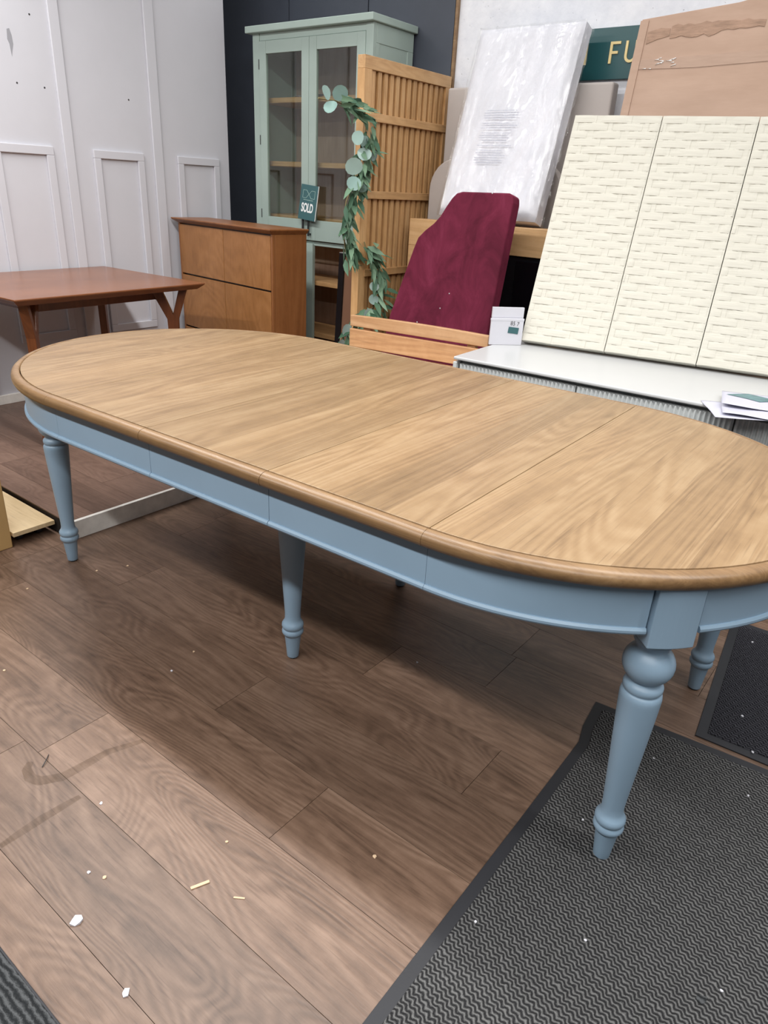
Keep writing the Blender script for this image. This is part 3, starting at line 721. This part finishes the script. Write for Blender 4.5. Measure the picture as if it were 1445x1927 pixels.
# grey upholstered headboards behind
hg = thing('grey_headboard', 'square cornered taupe grey headboard standing behind the wrapped mattress', 'headboard', (-1.35, 2.35, 0))
box('pad', 'headboard_grey', hg, 0, 1.0, 0, .075, .02, 1.895, .012, 3)
for x in (.08, .86): box('strut', 'black', hg, x, x+.06, .02, .05, 0, .03)
hr = thing('grey_headboard', 'taupe grey headboard with rounded top corners partly hidden by the mattress', 'headboard', (-1.355, 2.235, 0))
R_ = .17; Wd = .86; Hh = 1.525
pts = [(0, .02), (Wd, .02)]+[(Wd-R_+R_*math.cos(a), Hh-R_+R_*math.sin(a)) for a in [PI/2*k/8 for k in range(9)]]+[(R_+R_*math.cos(a), Hh-R_+R_*math.sin(a)) for a in [PI/2+PI/2*k/8 for k in range(9)]]
MB().prism(pts, 'y', 0, .05).build('pad', 'headboard_grey', hr, .008, 3)
for x in (.08, .72): box('strut', 'black', hr, x, x+.06, .01, .04, 0, .03)

# ================================================================== SHOP SIGN
sg = thing('shop_sign', 'dark green wall sign with pale gold capital letters', 'sign', (0, 2.5, 0))
box('sign_board', 'sign_green', sg, -1.15, .75, -.022, 0, 1.922, 2.152, .001)
def letter(nm, polys):
    m = MB()
    for pts in polys: m.prism(pts, 'y', -.028, -.0215)
    m.build(nm, 'gold', sg)
zt, zb2, sw = 2.088, 1.992, .013
letter('letter_n', [[(-.655, zb2), (-.642, zb2), (-.642, zt-.03), (-.589, zb2), (-.576, zb2), (-.576, zt), (-.589, zt), (-.589, zb2+.03), (-.642, zt), (-.655, zt)]])
letter('letter_f', [[(-.452, zb2), (-.439, zb2), (-.439, zt-.054), (-.408, zt-.054), (-.408, zt-.042), (-.439, zt-.042), (-.439, zt-.012), (-.398, zt-.012), (-.398, zt), (-.452, zt)]])
oa = [(-.339-.031*math.cos(a), zb2+.031-.031*math.sin(a)) for a in [PI*k/10 for k in range(11)]]
ia = [(-.339-.019*math.cos(a), zb2+.031-.019*math.sin(a)) for a in [PI*k/10 for k in range(11)]]
letter('letter_u', [[(-.37, zt)]+oa+[(-.308, zt), (-.32, zt)]+ia[::-1]+[(-.358, zt)]])

# ================================================================== CARDBOARD CARTON
cc = thing('cardboard_carton', 'large flat brown cardboard carton leaning on the plaster wall', 'carton', (-.215, 1.90, 0))
cc.rotation_euler = (math.radians(-9.2), 0, 0)
ch_, cwid = 2.16, 1.32
m = MB(); m.prism([(0, 0), (cwid, 0), (cwid, ch_+.03), (.55, ch_+.055), (.42, ch_+.03), (.0, ch_-.005)], 'y', 0, .10); m.build('carton_body', 'carton', cc, .003)
box('side_flap', 'carton', cc, -.004, .035, -.005, .0, 0, ch_-.012, .001)
def strip_poly(name, mat, pts, y=-.0025, th=.002):
    return MB().prism(pts, 'y', y, y+th).build(name, mat, cc)
strip_poly('packing_tape', 'tape', [(.036, 1.985), (.25, 1.99), (.60, 2.0), (1.31, 2.02), (1.31, 1.985), (.62, 1.955), (.30, 1.943), (.036, 1.945)])
rt_ = random.Random(8); up = [(.15+.40*k/16, 2.122+rt_.uniform(-.004, .006)-.004*abs(k-8)/8) for k in range(17)]
dn = [(.15+.40*k/16, (2.072 if k < 9 else 2.088)+rt_.uniform(-.008, .005)) for k in range(17)]
strip_poly('torn_patch', 'torn', up+dn[::-1])
strip_poly('torn_patch', 'torn', [(.042, 2.10), (.10, 2.112), (.144, 2.108), (.146, 2.078), (.09, 2.066), (.044, 2.05)])
bits = MB(); r4 = random.Random(2)
for k in range(14):
    x, z = r4.uniform(.05, .19), r4.uniform(1.945, 1.985); a = r4.uniform(-.5, .5); l_ = r4.uniform(.01, .03)
    bits.prism([(x, z), (x+l_*math.cos(a), z+l_*math.sin(a)), (x+l_*math.cos(a), z+l_*math.sin(a)+.003)], 'y', -.006, -.003)
bits.build('tape_shreds', 'tag_white', cc)

# ================================================================== GREY SIDEBOARD
sb = thing('fluted_sideboard', 'pale grey sideboard with fluted fronts behind the oval table', 'sideboard', (-.307, 1.006, 0), math.radians(3.4))
SL, SD, SH = 1.75, .63, .709
box('worktop', 'grey_top', sb, 0, SL, 0, SD, SH-.014, SH, .005, 3)
box('end_panel', 'grey', sb, 0, .018, .0, SD, .12, SH-.022, .003); box('end_panel', 'grey', sb, SL-.018, SL, .0, SD, .12, SH-.022, .003)
box('carcass', 'grey', sb, .02, SL-.02, .05, SD-.004, .12, SH-.024)
box('plinth', 'black', sb, .02, SL-.02, .06, SD-.01, 0, .12)
xs = [.022, .553, 1.143, SL-.022]
for k in range(3):
    x0, x1 = xs[k]+.003, xs[k+1]-.003; nfl = round((x1-x0)/.0176); n = nfl*8
    vs = []
    for i in range(n+1):
        x = x0+(x1-x0)*i/n; y = .013+.0045*math.cos(2*PI*nfl*i/n)
        vs += [(x, y, .125), (x, y, SH-.030)]
    fs = [(2*i, 2*i+2, 2*i+3, 2*i+1) for i in range(n)]
    m = MB().add(vs, fs, True); m.box(x0, x1, .020, .045, .125, SH-.030)
    m.add([(vs[2*i+1]) for i in range(n+1)]+[(x1, .021, SH-.030), (x0, .021, SH-.030)], [tuple(range(n+3))])
    m.build('fluted_front', 'grey', sb)

# ================================================================== WOVEN HEADBOARD
wh = thing('woven_headboard', 'ivory woven basketweave headboard panels leaning on the grey sideboard', 'headboard', (-.236, 1.472, .7345))
wh.rotation_euler = (math.radians(-22.7), 0, math.radians(10.3))
PW, PHt = .3865, 1.05
def woven(seed):
    r = random.Random(seed); rows = 30; rh_ = PHt/rows; pitch = .152; gap = .026
    m = MB(); m.box(.0, PW, .006, .05, 0, PHt)
    for k in range(rows):
        z0 = k*rh_; ph = (k*.42 % 1.0)*pitch
        x = -ph-pitch
        while x < PW:
            a, b = max(x+r.uniform(-.003, .003), .003), min(x+pitch-gap+r.uniform(-.004, .004), PW-.003)
            if b-a > .008:
                h = r.uniform(.0014, .0038); zz0, zz1 = z0+.0012, z0+rh_-.0008
                n = 5; vs = []
                for i in range(n+1):
                    u = i/n; xx = a+(b-a)*u; yy = .0045-h*(1-(2*u-1)**4)
                    vs += [(xx, yy+.001, zz0), (xx, yy, zz0+.004), (xx, yy+.001, zz1-.006), (xx, yy+.0018, zz1)]
                fs = [(i*4+q, (i+1)*4+q, (i+1)*4+q+1, i*4+q+1) for i in range(n) for q in range(3)]
                m.add(vs, fs, True)
                for e, s_ in ((0, 0), (n*4, 0)):
                    m.add([vs[e], vs[e+1], vs[e+2], vs[e+3], (vs[e][0], .006, zz1), (vs[e][0], .006, zz0)], [(0, 1, 2, 3, 4, 5)])
                m.add([vs[i*4] for i in range(n+1)]+[(b, .0065, zz0), (a, .0065, zz0)], [tuple(range(n+3))])
                m.add([vs[i*4+3] for i in range(n+1)]+[(b, .0065, zz1), (a, .0065, zz1)], [tuple(range(n+3))])
            x += pitch
    # vertical warp cords in the gaps
    for k in range(int(PW/.0393)+1):
        x = k*.0393+.006
        if x+.018 < PW: m.box(x, x+.018, .0044, .0062, .002, PHt-.002)
    return m
for k in range(3):
    woven(20+k).build('woven_panel', 'ivory', wh, loc=(k*(PW+.0035), 0, 0))
box('frame_back', 'seam', wh, .002, 3*(PW+.0035)-.005, .0505, .06, .0, PHt-.004)

# ================================================================== PAPERS ON THE SIDEBOARD
def sheet(lab, cx, cy, w, d, rz, z0, amp, seed, mat='paper', cat='paper', prints=()):
    r = random.Random(seed); n = 12; a1, a2, a3 = r.uniform(4, 9), r.uniform(4, 9), r.uniform(0, 6)
    def hgt(u, v): return amp*(.5+.5*math.sin(a1*u+a3)*math.cos(a2*v))*(.35+u*u)
    vs = [(w*(i/n-.5), d*(j/n-.5), hgt(i/n, j/n)) for i in range(n+1) for j in range(n+1)]
    fs = [(i*(n+1)+j, (i+1)*(n+1)+j, (i+1)*(n+1)+j+1, i*(n+1)+j+1) for i in range(n) for j in range(n)]
    o = thing('paper_sheet', lab, cat, (cx, cy, z0), rz, 'papers on the sideboard')
    s_ = MB().add(vs, fs, True).build('sheet', mat, o); m = s_.modifiers.new('solid', 'SOLIDIFY'); m.thickness = .0012; m.offset = 1
    for poly in prints:
        vsp = []; k = len(poly); pm = MB()
        gx = 10
        us = [p[0] for p in poly]; vv = [p[1] for p in poly]
        quads = []
        for i in range(gx):
            for j in range(gx):
                (p0, p1, p2, p3) = poly
                def bl(s1, t1): return tuple((p0[q]*(1-s1)+p1[q]*s1)*(1-t1)+(p3[q]*(1-s1)+p2[q]*s1)*t1 for q in (0, 1))
                cs = [bl(i/gx, j/gx), bl((i+1)/gx, j/gx), bl((i+1)/gx, (j+1)/gx), bl(i/gx, (j+1)/gx)]
                pm.add([(w*(u-.5), d*(v-.5), hgt(u, v)+.0018) for u, v in cs], [(0, 1, 2, 3)], True)
        pm.build('printed_leaf', 'teal_print', s_)
ZT = .7100
sheet('plain white paper sheet at the bottom of the pile on the grey sideboard', .885, 1.075, .30, .21, .5, ZT, .006, 1)
sheet('curled white paper sheet in the middle of the pile on the grey sideboard', .93, 1.09, .30, .21, .28, ZT+.008, .012, 2)
sheet('white leaflet with teal leaf print on the grey sideboard pile', .905, 1.16, .29, .20, .25, ZT+.020, .016, 4, prints=([(.05, .75), (.30, .95), (.62, .55), (.42, .40)], [(.55, .90), (.85, .95), (.95, .35), (.75, .45)]))
# scrunched paper
bm = bmesh.new(); bmesh.ops.create_icosphere(bm, subdivisions=3, radius=.06)
r5 = random.Random(4)
for v in bm.verts: v.co *= r5.uniform(.75, 1.12); v.co.z *= .55
me = bpy.data.meshes.new('scrunched_paper'); bm.to_mesh(me); bm.free(); me.materials.append(M['paper'])
o = link('scrunched_paper', me, None, loc=(1.0, 1.22, ZT+.068)); tag(o, 'scrunched white paper ball on the leaflet pile', 'paper')

# ================================================================== MATS
def mat_obj(label, fab, pts, border, z=MAT_T):
    t_ = thing('floor_mat', label, 'mat', (pts[0][0], pts[0][1], 0))
    ox, oy = pts[0]
    P = [(x-ox, y-oy) for x, y in pts]
    MB().prism(P, 'z', .0005, z-.003).build('rubber_edge', 'rubber', t_, .001)
    cxm = sum(p[0] for p in P)/len(P); cym = sum(p[1] for p in P)/len(P)
    n = len(P); ins = []
    for i in range(n):                                     # inset polygon
        a, b, c = Vector(P[i-1]), Vector(P[i]), Vector(P[(i+1) % n])
        d1, d2 = (b-a).normalized(), (c-b).normalized(); n1, n2 = Vector((-d1.y, d1.x)), Vector((-d2.y, d2.x))
        bi = (n1+n2); bi = bi/max(.2, bi.length_squared)*2
        ins.append(tuple(b+bi*border))
    MB().prism(ins, 'z', .001, z).build('ribbed_pile', fab, t_, .0015)
    return t_
mat_obj('big charcoal zigzag mat with black rubber edge under one table leg', 'mat_a', [(.885, -2.5), (2.3, -2.5), (2.3, .265), (1.30, .188), (.836, .143), (.850, .02), (.868, -.05), (.872, -.4)], .028)
mat_obj('darker zigzag mat between the grey sideboard and the big mat', 'mat_b', [(1.108, .196), (1.29, .207), (2.3, .29), (2.3, .96), (1.028, .918)], .028)
mat_obj('small charcoal ribbed mat on the bare plank floor', 'mat_c', [(-.5, -2.3), (.86, -2.3), (.80, -1.322), (-.5, -1.322)], .004, .010)

# ================================================================== DOLLY AND TAN BOX
dl = thing('furniture_dolly', 'pale plywood furniture dolly on black castors by the platform', 'dolly', (-1.29, -.345, 0))
box('deck', 'plywood', dl, -.5, 0, -.168, 0, .042, .06, .001)
for x in (-.06, -.44):
    for y in (-.045, -.125):
        c = MB().lathe([(-.012, .016), (-.010, .0185), (.010, .0185), (.012, .016)], n=20).build('castor', 'rubber', dl, loc=(x, y, .0187), rot=(PI/2, 0, 0))
tx = thing('tan_box', 'tall tan cardboard box beside the plywood dolly', 'box', (-1.295, -.52, 0))
box('carton', 'tan_box', tx, -.45, 0, -.35, 0, 0, .62, .004)
box('flap', 'tan_box', tx, -.44, -.002, -.345, -.18, .62, .625); box('flap', 'tan_box', tx, -.44, -.002, -.17, -.005, .62, .625)
box('tape', 'tape', tx, -.25, -.20, -.351, .001, .6255, .6265)

# ================================================================== FLOOR DEBRIS
def scrap(x, y, s, mat, name, lab, cat, seed, z=0.0, flat=.35, group=None):
    r = random.Random(seed); n = 7; m = MB()
    ring = [(s*r.uniform(.5, 1.1)*math.cos(2*PI*k/n), s*r.uniform(.5, 1.1)*math.sin(2*PI*k/n), s*r.uniform(0, flat)) for k in range(n)]
    low = [(a, b, 0) for a, b, c in ring]
    m.add(low+[(a, b, c+.0012) for a, b, c in ring]+[(0, 0, s*flat)], [tuple(range(n-1, -1, -1))]+[(k, (k+1) % n, n+(k+1) % n, n+k) for k in range(n)]+[(n+k, n+(k+1) % n, 2*n) for k in range(n)])
    o = m.build(name, mat, None, loc=(x, y, z)); tag(o, lab, cat, group); return o
scrap(.316, -1.199, .014, 'white_card', 'paper_scrap', 'largest torn white paper scrap on the bare planks', 'scrap', 11)
scrap(.511, -1.219, .010, 'white_card', 'paper_scrap', 'second torn white paper scrap near the small ribbed mat', 'scrap', 12)
o = MB().box(-.02, .02, -.0035, .0035, 0, .003).build('wood_sliver', 'wood_chip', None, .001, loc=(.437, -.992, 0), rot=(0, 0, 1.15)); tag(o, 'longest pale wood sliver on the plank floor', 'sliver')
o = MB().box(-.012, .012, -.002, .002, 0, .002).build('wood_sliver', 'wood_chip', None, .0008, loc=(.522, -.959, 0), rot=(0, 0, .6)); tag(o, 'short pale wood sliver on the plank floor', 'sliver')
o = MB().tube([(-.02, 0, .002), (.0, .004, .006), (.022, .002, .002)], .0012, 6).build('wire_twig', 'handle', None, loc=(-.135, -1.02, 0), rot=(0, 0, -.9)); tag(o, 'thin dark twig lying on the plank floor', 'twig')
for k, (x, y) in enumerate(((.089, -1.005), (.673, -.698), (-.231, -.485), (-.202, -.589), (.395, -.885), (.271, -1.11), (.235, -1.125), (-.959, -.638), (-.565, -.912), (.326, -.055), (-.851, -.307), (-.90, -.405))):
    scrap(x, y, .0045 if k != 1 else .006, 'wood_chip' if k % 3 else 'white_card', 'crumb', 'tiny pale crumb on the plank floor', 'crumb', 30+k, group='crumbs on the plank floor')
for k, (x, y) in enumerate(((.93, -.69), (1.12, -.58), (1.361, -.506), (1.05, .02), (.99, -.3), (1.28, .05))):
    scrap(x, y, .0036, 'white_card', 'crumb', 'tiny pale crumb on the big charcoal mat', 'crumb', 60+k, MAT_T, group='crumbs on the big mat')
scrap(1.335, -.548, .013, 'mat_c', 'lint_tuft', 'small grey lint tuft on the big charcoal mat', 'lint', 71, MAT_T, .2)
for k, (x, y) in enumerate(((1.251, .225), (1.191, .366), (1.12, .80))):
    scrap(x, y, .0045, 'white_card', 'crumb', 'pale crumb on the darker mat by the sideboard', 'crumb', 80+k, MAT_T, group='crumbs on the darker mat')
